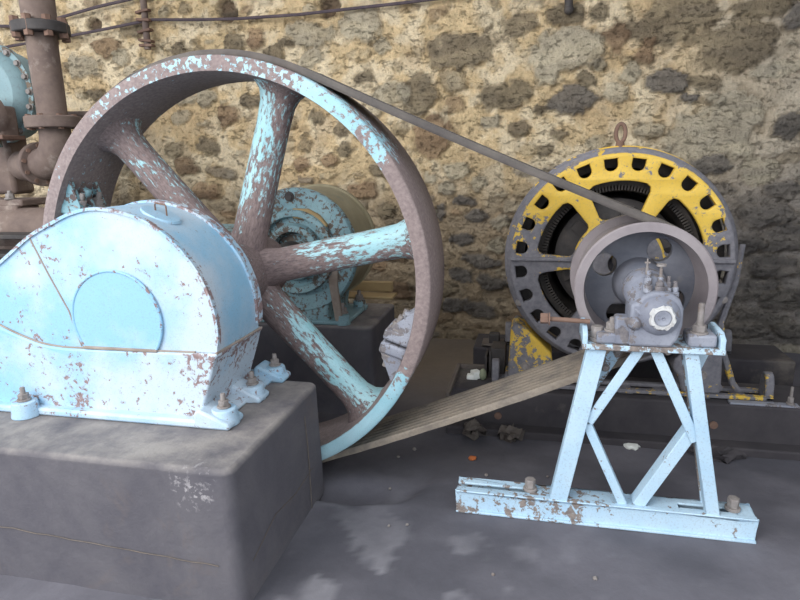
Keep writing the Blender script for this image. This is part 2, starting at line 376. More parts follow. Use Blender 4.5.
STONES=[(0.78,1.38,0.266,0.137,0),(1.27,1.55,0.156,0.094,0),(1.62,1.28,0.280,0.171,2),(1.61,1.59,0.138,0.077,0),(1.16,1.02,0.185,0.105,0),(1.71,0.96,0.213,0.110,1),(0.45,1.06,0.166,0.150,0),(0.56,0.72,0.193,0.143,3),(2.36,1.51,0.341,0.141,0),(2.80,1.30,0.279,0.147,0),(2.00,1.40,0.106,0.106,3),(2.22,1.28,0.076,0.091,3),(2.38,1.05,0.152,0.084,1),(2.03,1.00,0.093,0.070,2),(2.11,1.14,0.077,0.061,2),(2.55,0.94,0.061,0.030,1),(2.72,0.92,0.090,0.045,2),(2.65,1.04,0.112,0.060,0),(2.76,0.67,0.319,0.228,2),(3.25,0.69,0.148,0.111,1),(3.14,1.10,0.189,0.058,2),(3.20,1.47,0.071,0.100,1),(2.98,1.53,0.201,0.057,0),(3.09,0.39,0.136,0.106,2),(2.74,0.44,0.154,0.092,1),(-0.03,1.65,0.165,0.149,2),(-0.50,1.62,0.203,0.110,2),(-0.98,1.59,0.069,0.078,3),(-0.70,1.55,0.077,0.043,0),(-1.19,1.58,0.087,0.070,0),(-0.80,1.46,0.095,0.078,0),(-0.48,1.41,0.102,0.077,2),(0.23,1.09,0.143,0.109,2),(-0.00,1.22,0.084,0.051,0),(-0.30,1.79,0.083,0.083,4),(-1.23,1.85,0.095,0.086,4),(0.15,1.45,0.074,0.066,2),(-1.33,0.97,0.117,0.108,3),(-1.07,1.08,0.106,0.071,0),(-1.52,1.12,0.090,0.063,2),(-0.46,0.91,0.061,0.061,0),(-1.55,0.71,0.120,0.083,0),(-2.59,1.81,0.064,0.055,4),(-2.47,1.61,0.202,0.110,3),(-2.72,1.44,0.187,0.093,2),(-2.33,1.51,0.083,0.073,2),(-1.73,1.54,0.072,0.063,0),(-2.19,1.74,0.127,0.072,0),(-2.65,1.20,0.094,0.057,0),(0.76,0.44,0.118,0.076,2),(0.54,0.38,0.068,0.051,2),(0.95,0.33,0.084,0.067,2),(0.68,0.29,0.077,0.051,2),(0.63,0.09,0.052,0.086,1),(0.84,0.17,0.102,0.043,1),(0.93,0.05,0.119,0.051,1),(1.12,-0.20,0.086,0.068,2),(0.97,-0.34,0.156,0.061,1),(0.82,-0.15,0.104,0.061,1),(1.06,-0.54,0.139,0.070,1),(0.80,-0.46,0.105,0.061,1),(0.75,-0.73,0.125,0.071,1),(0.97,-0.77,0.132,0.071,1),(1.14,0.00,0.068,0.059,2),(1.60,0.70,0.072,0.040,0),(1.49,0.58,0.073,0.065,0),(1.29,0.76,0.097,0.065,0),(1.78,1.12,0.070,0.047,0),(1.88,1.21,0.054,0.046,2),(1.86,1.59,0.068,0.053,0),(1.44,0.90,0.048,0.040,0),(1.05,0.83,0.074,0.041,2),(3.15,0.05,0.200,0.108,1),(3.31,-0.14,0.170,0.092,1),(3.08,-0.18,0.109,0.078,1),(3.26,-0.36,0.219,0.094,1),(3.14,-0.54,0.174,0.079,1),(3.36,-0.61,0.157,0.094,1),(3.24,-0.76,0.223,0.072,1),(3.27,0.24,0.136,0.068,1),(3.14,-0.87,0.145,0.056,1),(3.43,-0.86,0.111,0.064,1),(-2.07,0.31,0.095,0.076,3),(-1.78,0.54,0.112,0.084,3),(-1.94,0.07,0.086,0.077,4),(-1.60,0.30,0.131,0.075,3),(-0.21,0.63,0.079,0.052,0),(-0.08,0.28,0.123,0.071,3),(-0.35,0.55,0.088,0.053,3),(0.14,0.11,0.097,0.070,0),(-0.01,-0.11,0.143,0.080,3),(0.22,-0.29,0.107,0.071,3),(-0.24,0.80,0.078,0.052,0),(0.10,0.45,0.087,0.061,0),(-0.63,0.51,0.080,0.063,3),(0.25,-0.61,0.126,0.072,3),(0.03,-0.38,0.090,0.063,3)]
CAMC=[1.44387, -2.48892, 0.53495]
CAMR=[[0.974662, 0.222348, -0.024384], [-0.028098, 0.229855, 0.972819], [-0.221909, 0.947485, -0.230278]]
build_wall(); build_floor()
m = MB(); m.box((-.5,.85,4.2),(17,3.7,.12)); struct(m.build('unseen_ceiling','roof'))  # unseen roof, added and cut short to shape the sky light

m = MB(); m.box((5.2,.4,1.55),(.3,4.4,5.4)); struct(m.build('unseen_wall_right','found'))  # unseen wall, added to block side light and darken right-hand faces

# ------------------------------------------------------------------ plinths
def rounded_block(x0,x1,y0,y1,z0,z1,r, batter=0.0):
    pts = []
    for cx, cy, a in((x1-r,y0+r,-90),(x1-r,y1-r,0),(x0+r,y1-r,90),(x0+r,y0+r,180)):
        pts += [(cx+r*math.cos(rad(a+t)), cy+r*math.sin(rad(a+t))) for t in(0,30,60,90)]
    q = [(p[0]+(batter if p[0] > (x0+x1)/2 else -batter), p[1]-(batter if p[1] < (y0+y1)/2 else -batter)) for p in pts]
    m = MB(); m.prism(q, z0, z1-.025, 'Z', pts); m.bm.faces.ensure_lookup_table()
    top = m.bm.faces[-len(pts)-1]; m.bm.faces.remove(top); n = len(pts)
    m._add([(p[0],p[1],z) for z in(z1-.025,z1) for p in pts], [(i,(i+1)%n,n+(i+1)%n,n+i) for i in range(n)]+[tuple(range(n,2*n))]); return m
tag(rounded_block(-1.9,.472,-.885,-.045,-1.03,-.4612,.045,.008).build('concrete_plinth','plinth',bevel=.018,seg=3,paint=lambda c: 1.0 if c.z > -.47 else 0.0,tone=0),
    'dark grey concrete plinth in the foreground carrying the pale blue crankcase', 'plinth', 'compressor plinths')
m = MB(); m.tube([(x,-.8935,-.765-.045*(x+.9)+.004*math.sin(x*37)+.003*math.sin(x*91)) for x in [-.9+.05*i for i in range(27)]],.0022,6)
o = m.build('crack_seam','dustmetal', bpy.data.objects['concrete_plinth']); o['label'] = 'pale crack line across the plinth front'
m = MB(); m.tube([(.480,-.8,-.86),(.481,-.6,-.80),(.480,-.4,-.83),(.479,-.2,-.82)],.0018,6); m.tube([(.481,-.24,-1.0),(.479,-.235,-.7),(.474,-.24,-.55)],.0028,6)
o = m.build('crack_seam','dustmetal', bpy.data.objects['concrete_plinth'])
tag(rounded_block(-1.42,.472,.875,1.5,-1.07,-.4612,.03,.006).build('concrete_plinth','plinth',bevel=.014,seg=2,paint=lambda c: .8 if c.z > -.47 else 0.0,tone=0),
    'dark concrete plinth behind the flywheel, against the back wall', 'plinth', 'compressor plinths')

# ------------------------------------------------------------------ flywheel
fw = thing('flywheel','large six-spoked flywheel with flaking pale blue paint on rusty brown iron','flywheel',(0,.2,-1.0))
def rimcov(c):
    a = math.degrees(math.atan2(c.z, c.x)); r = math.hypot(c.x,c.z)
    if r > .985 and c.y > .01: return .08
    if c.y > .012 or r < .932: return .12 if not(100 < a < 200 or a < -150) else .22
    pts = [(-180,.25),(-150,.6),(-95,.95),(-60,.95),(-40,.80),(-27,.55),(-22,.08),(28,.06),(36,.55),(60,.62),(75,.45),(88,.44),(104,.46),(122,.42),(138,.30),(155,.20),(180,.16)]
    for (p,v),(q,w) in zip(pts,pts[1:]):
        if p <= a <= q: return v+(w-v)*(a-p)/(q-p)
    return .3
m = MB(); m.lathe([(0,.934),(0,.966),(.0,.994),(.006,1.0),(.394,1.0),(.4,.994),(.4,.934),(.3,.924),(.2,.918),(.1,.924),(.012,.931)],(0,0,0),(0,1,0),192)
m.build('rim','wheel',fw,smooth=50,paint=rimcov,tone=.45)
m = MB(); m.lathe([(-.02,.06),(-.02,.15),(.0,.17),(.4,.17),(.42,.15),(.42,.06)],(0,0,0),(0,1,0),48)
m.build('hub','spoke',fw,bevel=.008,paint=.2)
m = MB(); m.cyl((0,-.155,0),(0,.835,0),.075,None,32); m.build('shaft','darkmetal',fw)
SP = [72.3, 11.4, -47.0, 131.0, -107, -169]
for n, a in enumerate(SP):
    m = MB(); N = 14; path = []; rad_ = []
    secs = [(.13,.105,.085),(.17,.095,.08),(.22,.084,.074),(.4,.082,.070),(.6,.080,.066),(.76,.079,.064),(.84,.082,.068),(.885,.096,.082),(.91,.118,.105),(.925,.14,.125)]
    vs = []; fs = []; K = 24
    for x, w, d in secs:
        for k in range(K):
            t = 2*PI*k/K; e = 2.3
            cx, sx = math.cos(t), math.sin(t)
            vs.append((x, .0+d*math.copysign(abs(sx)**(2/e),sx), w*math.copysign(abs(cx)**(2/e),cx)))
    for i in range(len(secs)-1):
        for k in range(K): fs.append((i*K+k, i*K+(k+1)%K, (i+1)*K+(k+1)%K, (i+1)*K+k))
    fs += [tuple(range(K)), tuple(range(len(secs)*K-1,(len(secs)-1)*K-1,-1))]
    m._add(vs, fs)
    top = math.cos(rad(a))
    def cov(c, a=a):
        base = {72.3:.42, 11.4:.42, -47.0:.49, 131.0:.24}.get(a,.4)
        nearhub = max(0, 1-(c.x-.15)/.22)
        side = c.z if a in(11.4,) else (c.z if a == 72.3 else (c.z if a == -47.0 else -c.z))
        v = base-.32*nearhub+(.9*side if a != 131.0 else 1.2*side)
        if a == 11.4: v += .25*(c.x-.5)-.03
        if a == -47.0: v += -.1+1.0*c.z
        return v
    o = m.build('spoke','spoke',fw,smooth=60,paint=cov,tone=.5,loc=(0,0,1.0),rot=(0,-rad(a),0),local=True)
# rim joint clamps
for a, yc in ((-19.5,.16),(160.5,.16)):
    er = Vector((math.cos(rad(a)),0,math.sin(rad(a)))); et = Vector((-er.z,0,er.x)); ey = Vector((0,1,0))
    R = Matrix((er,ey,et)).transposed(); P = lambda r,y,t: er*r+ey*y+et*t
    m = MB()
    for sgn in(-1,1):
        m.box(P(.872,.13,sgn*.034),(.13,.20,.058),R); m.box(P(.895,.13,sgn*.10),(.08,.05,.09),R)
    root = m.build('rim_clamp','grey' if a < 0 else 'wheel_in',fw,bevel=.014,paint=.55,tone=.7)
    for y in(.07,.19):
        for sgn in(-1,1): bolt(root,P(.855,y,sgn*.062),et*sgn,.028,.026,.035)
    m = MB()
    for y in(.05,.13,.21):
        for sgn in(-1,1):
            m._add([P(.93,y-.012,sgn*.06),P(.93,y+.012,sgn*.06),P(.82,y+.012,sgn*.06),P(.82,y-.012,sgn*.06),P(.925,y-.012,sgn*.2),P(.925,y+.012,sgn*.2)],
                [(0,1,2,3),(0,4,5,1),(3,2,5,4),(0,3,4),(1,5,2)])
    m.build('clamp_rib','grey' if a < 0 else 'wheel_in',root,paint=.5,tone=.7)

# ------------------------------------------------------------------ drive belt
PX, PZ, PR = 1.882, -.010, .278
def belt():
    R1, R2 = 1.0, PR-.032; D = math.hypot(PX,PZ); al = math.atan2(PZ,PX); be = math.acos((R1-R2)/D)
    t1, t2 = al+be, al-be; mid = []
    n = 72
    for i in range(n+1):                         # round the flywheel, the far way
        t = t1+(2*PI-2*be)*i/n; mid.append((Vector((math.cos(t),0,math.sin(t)))*R1, Vector((math.cos(t),0,math.sin(t)))))
    e0 = Vector((math.cos(t2),0,math.sin(t2))); a = e0*R1; b = Vector((PX,0,PZ))+e0*R2
    for i in range(1,24):
        k = i/24; p = a.lerp(b,k)+Vector((0,0,-.018*4*k*(1-k))); mid.append((p,e0))
    for i in range(25):
        t = t2+2*be*i/24; e = Vector((math.cos(t),0,math.sin(t))); mid.append((Vector((PX,0,PZ))+e*R2, e))
    e1 = Vector((math.cos(t1),0,math.sin(t1))); a, b = Vector((PX,0,PZ))+e1*R2, e1*R1
    for i in range(1,24):
        k = i/24; p = a.lerp(b,k)+Vector((0,0,-.010*4*k*(1-k))); mid.append((p,e1))
    # ribbed cross-section
    y0, y1, nr = .066, .372, 8; th = .032; sec = []
    for i in range(nr):
        w = (y1-y0)/nr; y = y0+i*w
        sec += [(y+.0015,.007),(y+.005,.0012),(y+w-.006,.0012),(y+w-.0025,.007),(y+w-.0008,.016)]
    sec = [(y0,.012)]+sec[:-1]+[(y1,.012),(y1,th),(y0,th)]
    rnd = random.Random(3); n = len(mid); k = len(sec); vs = []; fs = []
    for p, e in mid:
        j = rnd.uniform(-.0035,.0035)
        for y, h in sec: vs.append(p+e*(h+.0005)+Vector((0,y+(j if y == y0 else 0),0)))
    for i in range(n):
        i2 = (i+1) % n
        for s in range(k): fs.append((i*k+s, i*k+(s+1)%k, i2*k+(s+1)%k, i2*k+s))
    m = MB(); m._add(vs, fs); return m
def belt_dust_light(c):  # lower strand lighter: dust, plus sky light painted on; upper strand kept dark
    return .95 if c.z < 0 and .1 < c.x < 1.9 else .1
tag(belt().build('drive_belt','belt',smooth=30,paint=belt_dust_light),'long brown ribbed drive belt running from the flywheel to the pulley','drive belt')

# ------------------------------------------------------------------ crankcase (front)
ck = thing('crankcase','pale blue crankcase with rounded cover and flaking paint on foreground plinth','crankcase',(-.3,-.32,-.46),'compressor crankcases')
seam = crom([(.268,-.166),(-.331,-.174),(-.44,-.172),(-.53,-.160),(-.63,-.128),(-.72,-.09),(-.85,-.03),(-1.05,.04),(-1.3,.07),(-1.8,.08)],5)
basep = [(-1.8,-.46),(.185,-.46),(.19,-.41),(.20,-.37),(.222,-.31),(.247,-.24),(.262,-.19),(.272,-.178),(.272,-.166)]+seam[1:]
m = MB(); m.prism(basep,-.565,-.165)
def basecov(c): return .72+.14*min(1,max(-1,(-c.x-.3)*2))-.05*(c.z < -.40)
def basetone(c): return .5+.35*min(1,max(-1.0,(c.x+.25)*2.2))
m.build('base_casting','casing',ck,bevel=.012,seg=3,paint=basecov,tone=basetone)
m = MB()
m.prism([(-1.8,-.4605),(.30,-.4605),(.29,-.440),(.2,-.427),(-1.8,-.43)],-.604,-.55)      # bottom flange, front
for y0,y1 in((-.605,-.48),(-.34,-.24),(-.10,.0)):
    m.prism([(.17,-.4605),(.318,-.4605),(.32,-.437),(.235,-.40),(.19,-.38),(.17,-.40)],y0,y1)
m.prism([(.17,-.4605),(.262,-.4605),(.255,-.44),(.21,-.42),(.17,-.42)],-.60,-.0)
m.prism([(-1.8,-.4602),(.19,-.4602),(.17,-.43),(-1.8,-.43)],-.18,-.01)
m.build('foot_flange','casing',ck,bevel=.010,seg=2,paint=.70,tone=.7,doubles=False)
for x,y,r in((.265,-.535,.052),(.262,-.285,.05),(.258,-.045,.048),(-.60,-.612,.05)):
    m = MB(); m.lathe([(-.4605,.001),(-.4605,r*1.12),(-.415,r),(-.395,r*.93),(-.392,.001)],(x,y,0),(0,0,1),24,False)
    b = m.build('bolt_boss','casing',ck,paint=.66,tone=.6,bevel=.004)
    bolt(b,(x,y,-.393),(0,0,1),.022,.022,.028)
cover_top = crom([(.268,-.166),(.279,-.064),(.262,.045),(.22,.15),(.155,.237),(.09,.295),(.012,.342),(-.09,.373),(-.197,.383),(-.29,.366),(-.375,.333),(-.501,.275),(-.663,.169),(-.85,.07),(-1.05,.045)],5)
sm = [p for p in seam if -1.05 < p[0] < .26]
cp = cover_top+[(p[0],p[1]+.0005) for p in reversed(sm)]; n = len(cp); m = MB()
m._add([(p[0],y,p[1]) for y in(-.55,-.535,-.49,-.20) for p in cp],[tuple(range(n)),tuple(range(4*n-1,3*n-1,-1))]+[(k*n+i,k*n+(i+1)%n,(k+1)*n+(i+1)%n,(k+1)*n+i) for k in range(3) for i in range(n)])
m.build('crank_cover','casing',ck,bevel=.01,seg=3,smooth=50,paint=lambda c: .82 if c.y > -.5 else .755-.09*(c.x < -.38),tone=lambda c: .5+.5*min(1,max(-.6,(c.x+.42)*1.6)) if c.y < -.5 else .40)
# rims of the cover
for y0,y1,g in((-.558,-.535,.006),(-.235,-.185,.010)):
    out = []; P = cover_top[2:-3]
    m = MB(); vs = []; fs = []
    for i,(x,z) in enumerate(P):
        a = P[max(i-1,0)]; b = P[min(i+1,len(P)-1)]; nx, nz = b[1]-a[1], -(b[0]-a[0]); q = math.hypot(nx,nz); nx /= q; nz /= q
        for y in(y0,y1):
            for h in(-.006,g): vs.append((x+nx*h,y,z+nz*h))
    for i in range(len(P)-1):
        for s in((0,1),(1,3),(3,2),(2,0)): fs.append((i*4+s[0],i*4+s[1],i*4+4+s[1],i*4+4+s[0]))
    fs += [(0,1,3,2),(len(P)*4-4,len(P)*4-3,len(P)*4-1,len(P)*4-2)]
    m._add(vs,fs); m.build('cover_edge_band','casing',ck,smooth=50,paint=.56,tone=.6)
m = MB(); m.tube([(p[0],-.555,p[1]+.002) for p in sm],.0045,8)
m.tube([(.268,-.557,-.166),(.272,-.33,-.168),(.270,-.175,-.17)],.0055,8)
m.tube([(-.50,-.549,.272),(-.44,-.549,.13),(-.37,-.549,-.02),(-.335,-.549,-.165)],.0042,8)
plabel(m.build('seam_bead','bead',ck),'brown sealant line along the cover joint')
hp = [(-.15+.197*math.cos(t), -.05+.197*math.sin(t)) for t in [rad(-36+252*i/40) for i in range(41)]]
m = MB(); m.prism(hp,-.560,-.545); h = m.build('inspection_hatch','casing',ck,bevel=.003,paint=.86,tone=.22); plabel(h,'round flat-bottomed light blue hatch plate')
m = MB(); m.tube([(p[0],-.558,p[1]) for p in hp],.006,8); m.build('hatch_rim','casing',h,paint=.62,tone=.1)
m = MB(); m.box((-.15,-.560,-.166),(.335,.014,.012)); m.build('hatch_sill','bead',h,bevel=.003)
HX, HY = .0, -.41
m = MB(); m.lathe([(.352,.001),(.352,.075),(.361,.070),(.363,.001)],(HX,HY,0),(0,0,1),28,False)
for v in m.bm.verts: v.co.z += -.45*(v.co.x-HX)-.008
oc = m.build('oil_lid','casing',ck,paint=.75,tone=.2)
m = MB(); m.tube([(HX-.024,HY,.35),(HX-.024,HY,.388),(HX-.020,HY,.393),(HX+.020,HY,.386),(HX+.024,HY,.38),(HX+.024,HY,.33)],.0032,8)
m.build('lid_handle','rust',oc)

# ------------------------------------------------------------------ crankcase (rear)
rk = thing('crankcase','teal-blue crankcase with drum face standing behind the flywheel by the wall','crankcase',(0,1.15,-.46),'compressor crankcases')
m = MB(); m.lathe([(.90,.001),(.90,.375),(.912,.385),(.94,.388),(.945,.375),(.945,.001)],(0,0,0),(0,1,0),72,False)
m.build('crank_cover','casing_rear',rk,smooth=40,paint=.54,tone=.5)
m = MB(); m.lathe([(.945,.30),(.945,.378),(1.33,.378),(1.335,.39),(1.37,.39),(1.37,.30)],(0,0,0),(0,1,0),72)
plabel(m.build('cover_shell','khaki',rk,smooth=40),'dusty khaki outer shell of the cover')
m = MB(); m.lathe([(.86,.22),(.86,.255),(.88,.262),(.905,.262),(.905,.21)],(0,0,0),(0,1,0),48)
m.lathe([(.87,.12),(.84,.13),(.84,.165),(.87,.175),(.905,.175),(.905,.12)],(0,0,0),(0,1,0),48)
m.build('bearing_ring','casing_rear',rk,paint=.55,tone=.7)
m = MB(); m.prism([(.0,.265),(.10,.262),(.17,.225),(.22,.165),(.215,.15),(.16,.175),(.09,.20),(.0,.205)],.875,.91)
m.build('oil_ledge','wood',rk,bevel=.006)
m = MB(); m.cyl((-.02,.893,.335),(-.02,.90,.335),.030,None,24); m.cyl((-.02,.885,.335),(-.02,.893,.335),.020,None,24); m.build('cover_hole','darkmetal',rk)
m = MB(); m.prism([(-1.4,-.46),(.19,-.46),(.19,-.43),(.18,-.40),(.19,-.34),(.24,-.2),(.31,-.06),(.34,.0),(-.2,.02),(-.5,.12),(-1.4,.14)],.905,1.34)
m.build('base_casting','casing_rear',rk,bevel=.012,paint=.56,tone=.4)
m = MB(); m.prism([(-1.4,-.4605),(.315,-.4605),(.315,-.435),(-1.4,-.43)],.885,1.36); m.build('foot_flange','casing_rear',rk,bevel=.008,paint=.66,tone=.5)
m = MB(); m.prism([(.235,-.435),(.285,-.435),(.262,-.2),(.27,-.1),(.20,-.06),(.205,-.2)],.885,.91); m.build('gusset_rib','bead',rk,bevel=.006)
for x,y in((.275,.925),(.27,1.30),(-.55,.92)):
    m = MB(); m.lathe([(-.46,.001),(-.46,.047),(-.40,.042),(-.385,.001)],(x,y,0),(0,0,1),20,False); b = m.build('bolt_boss','casing_rear',rk,paint=.6,tone=.6)
    bolt(b,(x,y,-.39),(0,0,1),.028,.026,.03)

# ------------------------------------------------------------------ pulley
pl = thing('belt_pulley','grey steel belt pulley with round web holes in front of the yellow motor','pulley',(PX,.23,PZ-PR))
cz = (PX,0,PZ)
m = MB(); m.lathe([(.045,.240),(.045,.272),(.051,.278),(.062,.278),(.064,.245),(.374,.245),(.376,.278),(.41,.278),(.416,.272),(.416,.240),(.30,.228),(.23,.224),(.16,.228)],cz,(0,1,0),96)
m.build('rim','pulley',pl,smooth=40)
m = MB(); m.plate([circ(PX,PZ,.235,72)]+[circ(PX+.162*math.cos(rad(a)),PZ+.162*math.sin(rad(a)),.050,28) for a in(62,152,242,332)],.205,.245,.004)
m.build('web','pulleyweb',pl,smooth=40)
m = MB(); m.lathe([(.11,.001),(.11,.082),(.125,.098),(.17,.104),(.21,.112),(.24,.112),(.34,.10),(.35,.001)],cz,(0,1,0),48,False); m.build('hub','pulleyweb',pl,smooth=40)
m = MB(); m.lathe([(-.02,.001),(-.02,.058),(.0,.066),(.11,.066),(.115,.001)],cz,(0,1,0),40,False); plabel(m.build('hub_collar','bolt',pl,smooth=40),'pinkish rusty collar')
m = MB(); m.cyl((PX,-.018,PZ),(PX,.788,PZ),.045,None,28); m.build('shaft','darkmetal',pl)

# ------------------------------------------------------------------ motor
MX, MZ, MR = 1.878, -.032, .605
mo = thing('electric_motor','large round electric motor with yellow flaking end shield and scalloped vents','motor',(MX,1.1,-.78))
def ycov(c):
    dx, dz = c.x-MX, c.z-MZ; a = math.degrees(math.atan2(dz,dx)); r = math.hypot(dx,dz)
    v = .12
    if -4 < a < 184:
        v = .70-.9*max(0,(r-.55)/.1)*.5
        if a < 28: v -= .45*(28-a)/32+.05
        if a > 150: v -= .42*(a-150)/34
    elif r < .44: v = .45 if a > 176 or a < -150 else .2
    return v
def window(a0, a1, r0, r1, rr=.035):
    pts = []
    def corner(r, a, dr, da): 
        return [(r+dr*rr*(1-math.cos(t)) if 0 else r, a) for t in(0,)]
    n = 10; A0, A1 = rad(a0), rad(a1); ca = rr/r1; cb = rr/r0
    pts += [(r1-rr*.0, A0+ca+(A1-A0-2*ca)*i/n) for i in range(n+1)]
    pts += [(r1-rr*.3, A1-ca*.3),(r1-rr,A1)]
    pts += [(r0+rr*.8,A1),(r0+rr*.25,A1-cb*.25)]
    pts += [(r0, A1-cb*.8-(A1-A0-1.6*cb)*i/n) for i in range(n+1)]
    pts += [(r0+rr*.25,A0+cb*.25),(r0+rr*.8,A0),(r1-rr,A0),(r1-rr*.3,A0+ca*.3)]
    return [(MX+r*math.cos(a), MZ+r*math.sin(a)) for r,a in pts]
def notch(a):
    A = rad(a); er = (math.cos(A),math.sin(A)); et = (-er[1],er[0]); w = .034; out = []
    loc = [(.548,-w),(.548,w),(.515,w)]+[(.515-.030*math.sin(t), w*math.cos(t)) for t in [PI*i/8 for i in range(1,8)]]+[(.515,-w)]
    return [(MX+r*er[0]+t*et[0], MZ+r*er[1]+t*et[1]) for r,t in loc]
arms = [2+60*i for i in range(6)]
outl = [circ(MX,MZ,.575,144)]+[notch(7+15*i) for i in range(24)]
for a in arms: outl.append(window(a+7.5,a+60-7.5,.235,.432))
m = MB(); m.plate(outl,.85,.89,.008)
m.build('end_shield','yellow',mo,smooth=45,paint=ycov,tone=.5)
m = MB(); m.lathe([(.862,.555),(.872,.575),(.90,.597),(.915,.605),(.965,.605),(.97,.612),(1.0,.612),(1.005,.59),(.93,.555)],(MX,0,MZ),(0,1,0),120)
m.build('shield_flange','yellow',mo,smooth=45,paint=lambda c: ycov(c)*.55 if c.y < .955 else (.75 if c.z > MZ-.05 and c.x > MX-.1 else .4),tone=.5)
m = MB(); m.lathe([(.90,.225),(.80,.215),(.79,.17),(.80,.06),(.90,.06)],(MX,0,MZ),(0,1,0),48); m.build('shield_hub','yellow',mo,paint=.3)
for sg in(-1,1):
    m = MB(); m.box((MX+sg*.405,.845,MZ+.012),(.34,.022,.022)); m.build('shield_joint','yellow',mo,bevel=.006,paint=.25)
m = MB(); m.lathe([(.95,.402),(.95,.43),(.98,.45),(1.55,.45),(1.55,.37),(1.02,.37)],(MX,0,MZ),(0,1,0),96)
for i in range(150):
    a = 2*PI*i/150; er = Vector((math.cos(a),0,math.sin(a))); et = Vector((-er.z,0,er.x)); R = Matrix((er,Vector((0,1,0)),et)).transposed()
    m.box(Vector((MX,.955,MZ))+er*.395,(.032,.03,.009),R)
m.build('stator_ring','coil',mo)
m = MB(); m.lathe([(1.0,.05),(1.0,.30),(1.02,.33),(1.5,.33),(1.5,.05)],(MX,0,MZ),(0,1,0),64)
for i in range(6):
    a = rad(20+60*i); er = Vector((math.cos(a),0,math.sin(a))); m.bar(Vector((MX,.98,MZ))+er*.07,Vector((MX,.98,MZ))+er*.30,.06,.03)
m.build('rotor','darkmetal',mo)
m = MB(); m.lathe([(1.0,.50),(1.0,.56),(1.05,.575),(1.6,.575),(1.65,.56),(1.65,.50)],(MX,0,MZ),(0,1,0),96); m.lathe([(1.60,.02),(1.60,.55),(1.64,.55),(1.64,.02)],(MX,0,MZ),(0,1,0),64)
m.build('motor_shell','darkmetal',mo,smooth=40)
m = MB(); m.tube([(MX-.01+.0*math.cos(t)+0.024*math.cos(t), .99, .645+.048*math.sin(t)) for t in [2*PI*i/24 for i in range(24)]],.011,10,True); m.cyl((MX-.01,.99,.57),(MX-.01,.99,.605),.026,.02,16)
plabel(m.build('lifting_eye','rust',mo,smooth=60),'rusty lifting ring on top')
for a in(115,205,250,-20,-60):
    p = Vector((MX+.575*math.cos(rad(a)),.872,MZ+.575*math.sin(rad(a)))); bolt(mo,p,(0,-1,0),.018,.016,0)
for sg in(-1,1):
    P = [(1.302,-.768),(1.300,-.70),(1.312,-.44),(1.335,-.405),(1.40,-.43),(1.545,-.575),(1.555,-.63),(1.52,-.68),(1.50,-.768)]
    if sg > 0: P = [(2*MX-x,z) for x,z in P]
    m = MB(); m.prism(P,.875,1.10); cx = MX-.475 if sg < 0 else MX+.475
    m.box((cx,1.0,-.748),(.25,.18,.04))
    f = m.build('foot','yellow',mo,bevel=.016,seg=3,paint=(lambda c: .66 if c.z > -.62 and c.z < -.43 else .40) if sg < 0 else .2,tone=.6)
    bolt(f,(cx,.877,-.66),(0,-1,0),.022,.014,0)
m = MB(); m.tube([(2.52,1.0,.05),(2.50,.98,-.15),(2.44,.95,-.38),(2.47,.95,-.55),(2.53,.95,-.72),(2.56,.96,-.76)],.018,8); m.build('conduit','yellow',mo,paint=.35)

# ------------------------------------------------------------------ motor foundation, rails
m = MB(); m.box((2.55,1.0,-.935),(3.18,.36,.27)); m.bm.verts.ensure_lookup_table()
fd = m.build('foundation_beam','found',bevel=.012); tag(fd,'long dark concrete beam in front, under the motor and its slide rail','foundation','motor foundation beams')
m = MB(); m.box((2.55,.785,-1.035),(3.2,.12,.055)); s_ = m.build('footing_strip','found',fd,bevel=.01)
m = MB()
for x in(1.10,1.25,2.42,1.75): m.cyl((x,.812,-.93+.03*math.sin(x*9)),(x,.822,-.93+.03*math.sin(x*9)),.022,None,10)
m.build('form_tie_hole','rust',fd)
m = MB(); m.box((2.05,1.72,-.92),(2.05,.36,.29)); tag(m.build('foundation_beam','found',bevel=.012),'dark concrete beam behind the motor at the foot of the wall','foundation','motor foundation beams')
def rail(y, x0, x1, z, label, yellow):
    t = thing('slide_rail',label,'rail',((x0+x1)/2,y,z),'motor slide rails')
    cov = (lambda c: .40 if c.x > 2.3 else .12) if yellow else .05
    m = MB(); m.box(((x0+x1)/2,y-.055,z+.02),(x1-x0,.04,.022)); m.box(((x0+x1)/2,y+.055,z+.02),(x1-x0,.04,.022))
    for x in(x0+.02,x1-.02): m.box((x,y,z+.02),(.04,.15,.0225))
    for x in np.linspace(x0+.15,x1-.15,7): m.box((x,y,z+.0055),(.08,.13,.011))
    m.build('rail_bars','yellow',t,bevel=.005,paint=cov,tone=.6)
    for x in(x0+.015,x1-.015):
        m = MB(); m.prism([(y-.055,z+.02),(y+.055,z+.02),(y+.05,z+.10),(y+.03,z+.145),(y,z+.155),(y-.03,z+.145),(y-.05,z+.10)],x-.022,x+.022,'X'); m.build('end_stop','yellow',t,bevel=.008,paint=.35 if yellow and x > 2 else .05)
    return t
r1 = rail(.95,1.21,2.72,-.80,'low slide rail with yellow paint traces under the motor feet, nearer the stand',True)
r2 = rail(1.7,1.25,2.72,-.775,'dark slide rail on the beam behind the motor',False)
m = MB(); m.box((2.66,.846,-.794),(.34,.046,.012)); sp_ = tag(m.build('anchor_plate','grey',bevel=.003,paint=.6),'flat grey steel anchor plate right of the yellow slide rail','plate'); bolt(sp_,(2.79,.846,-.788),(0,0,1),.016,.03,.06)
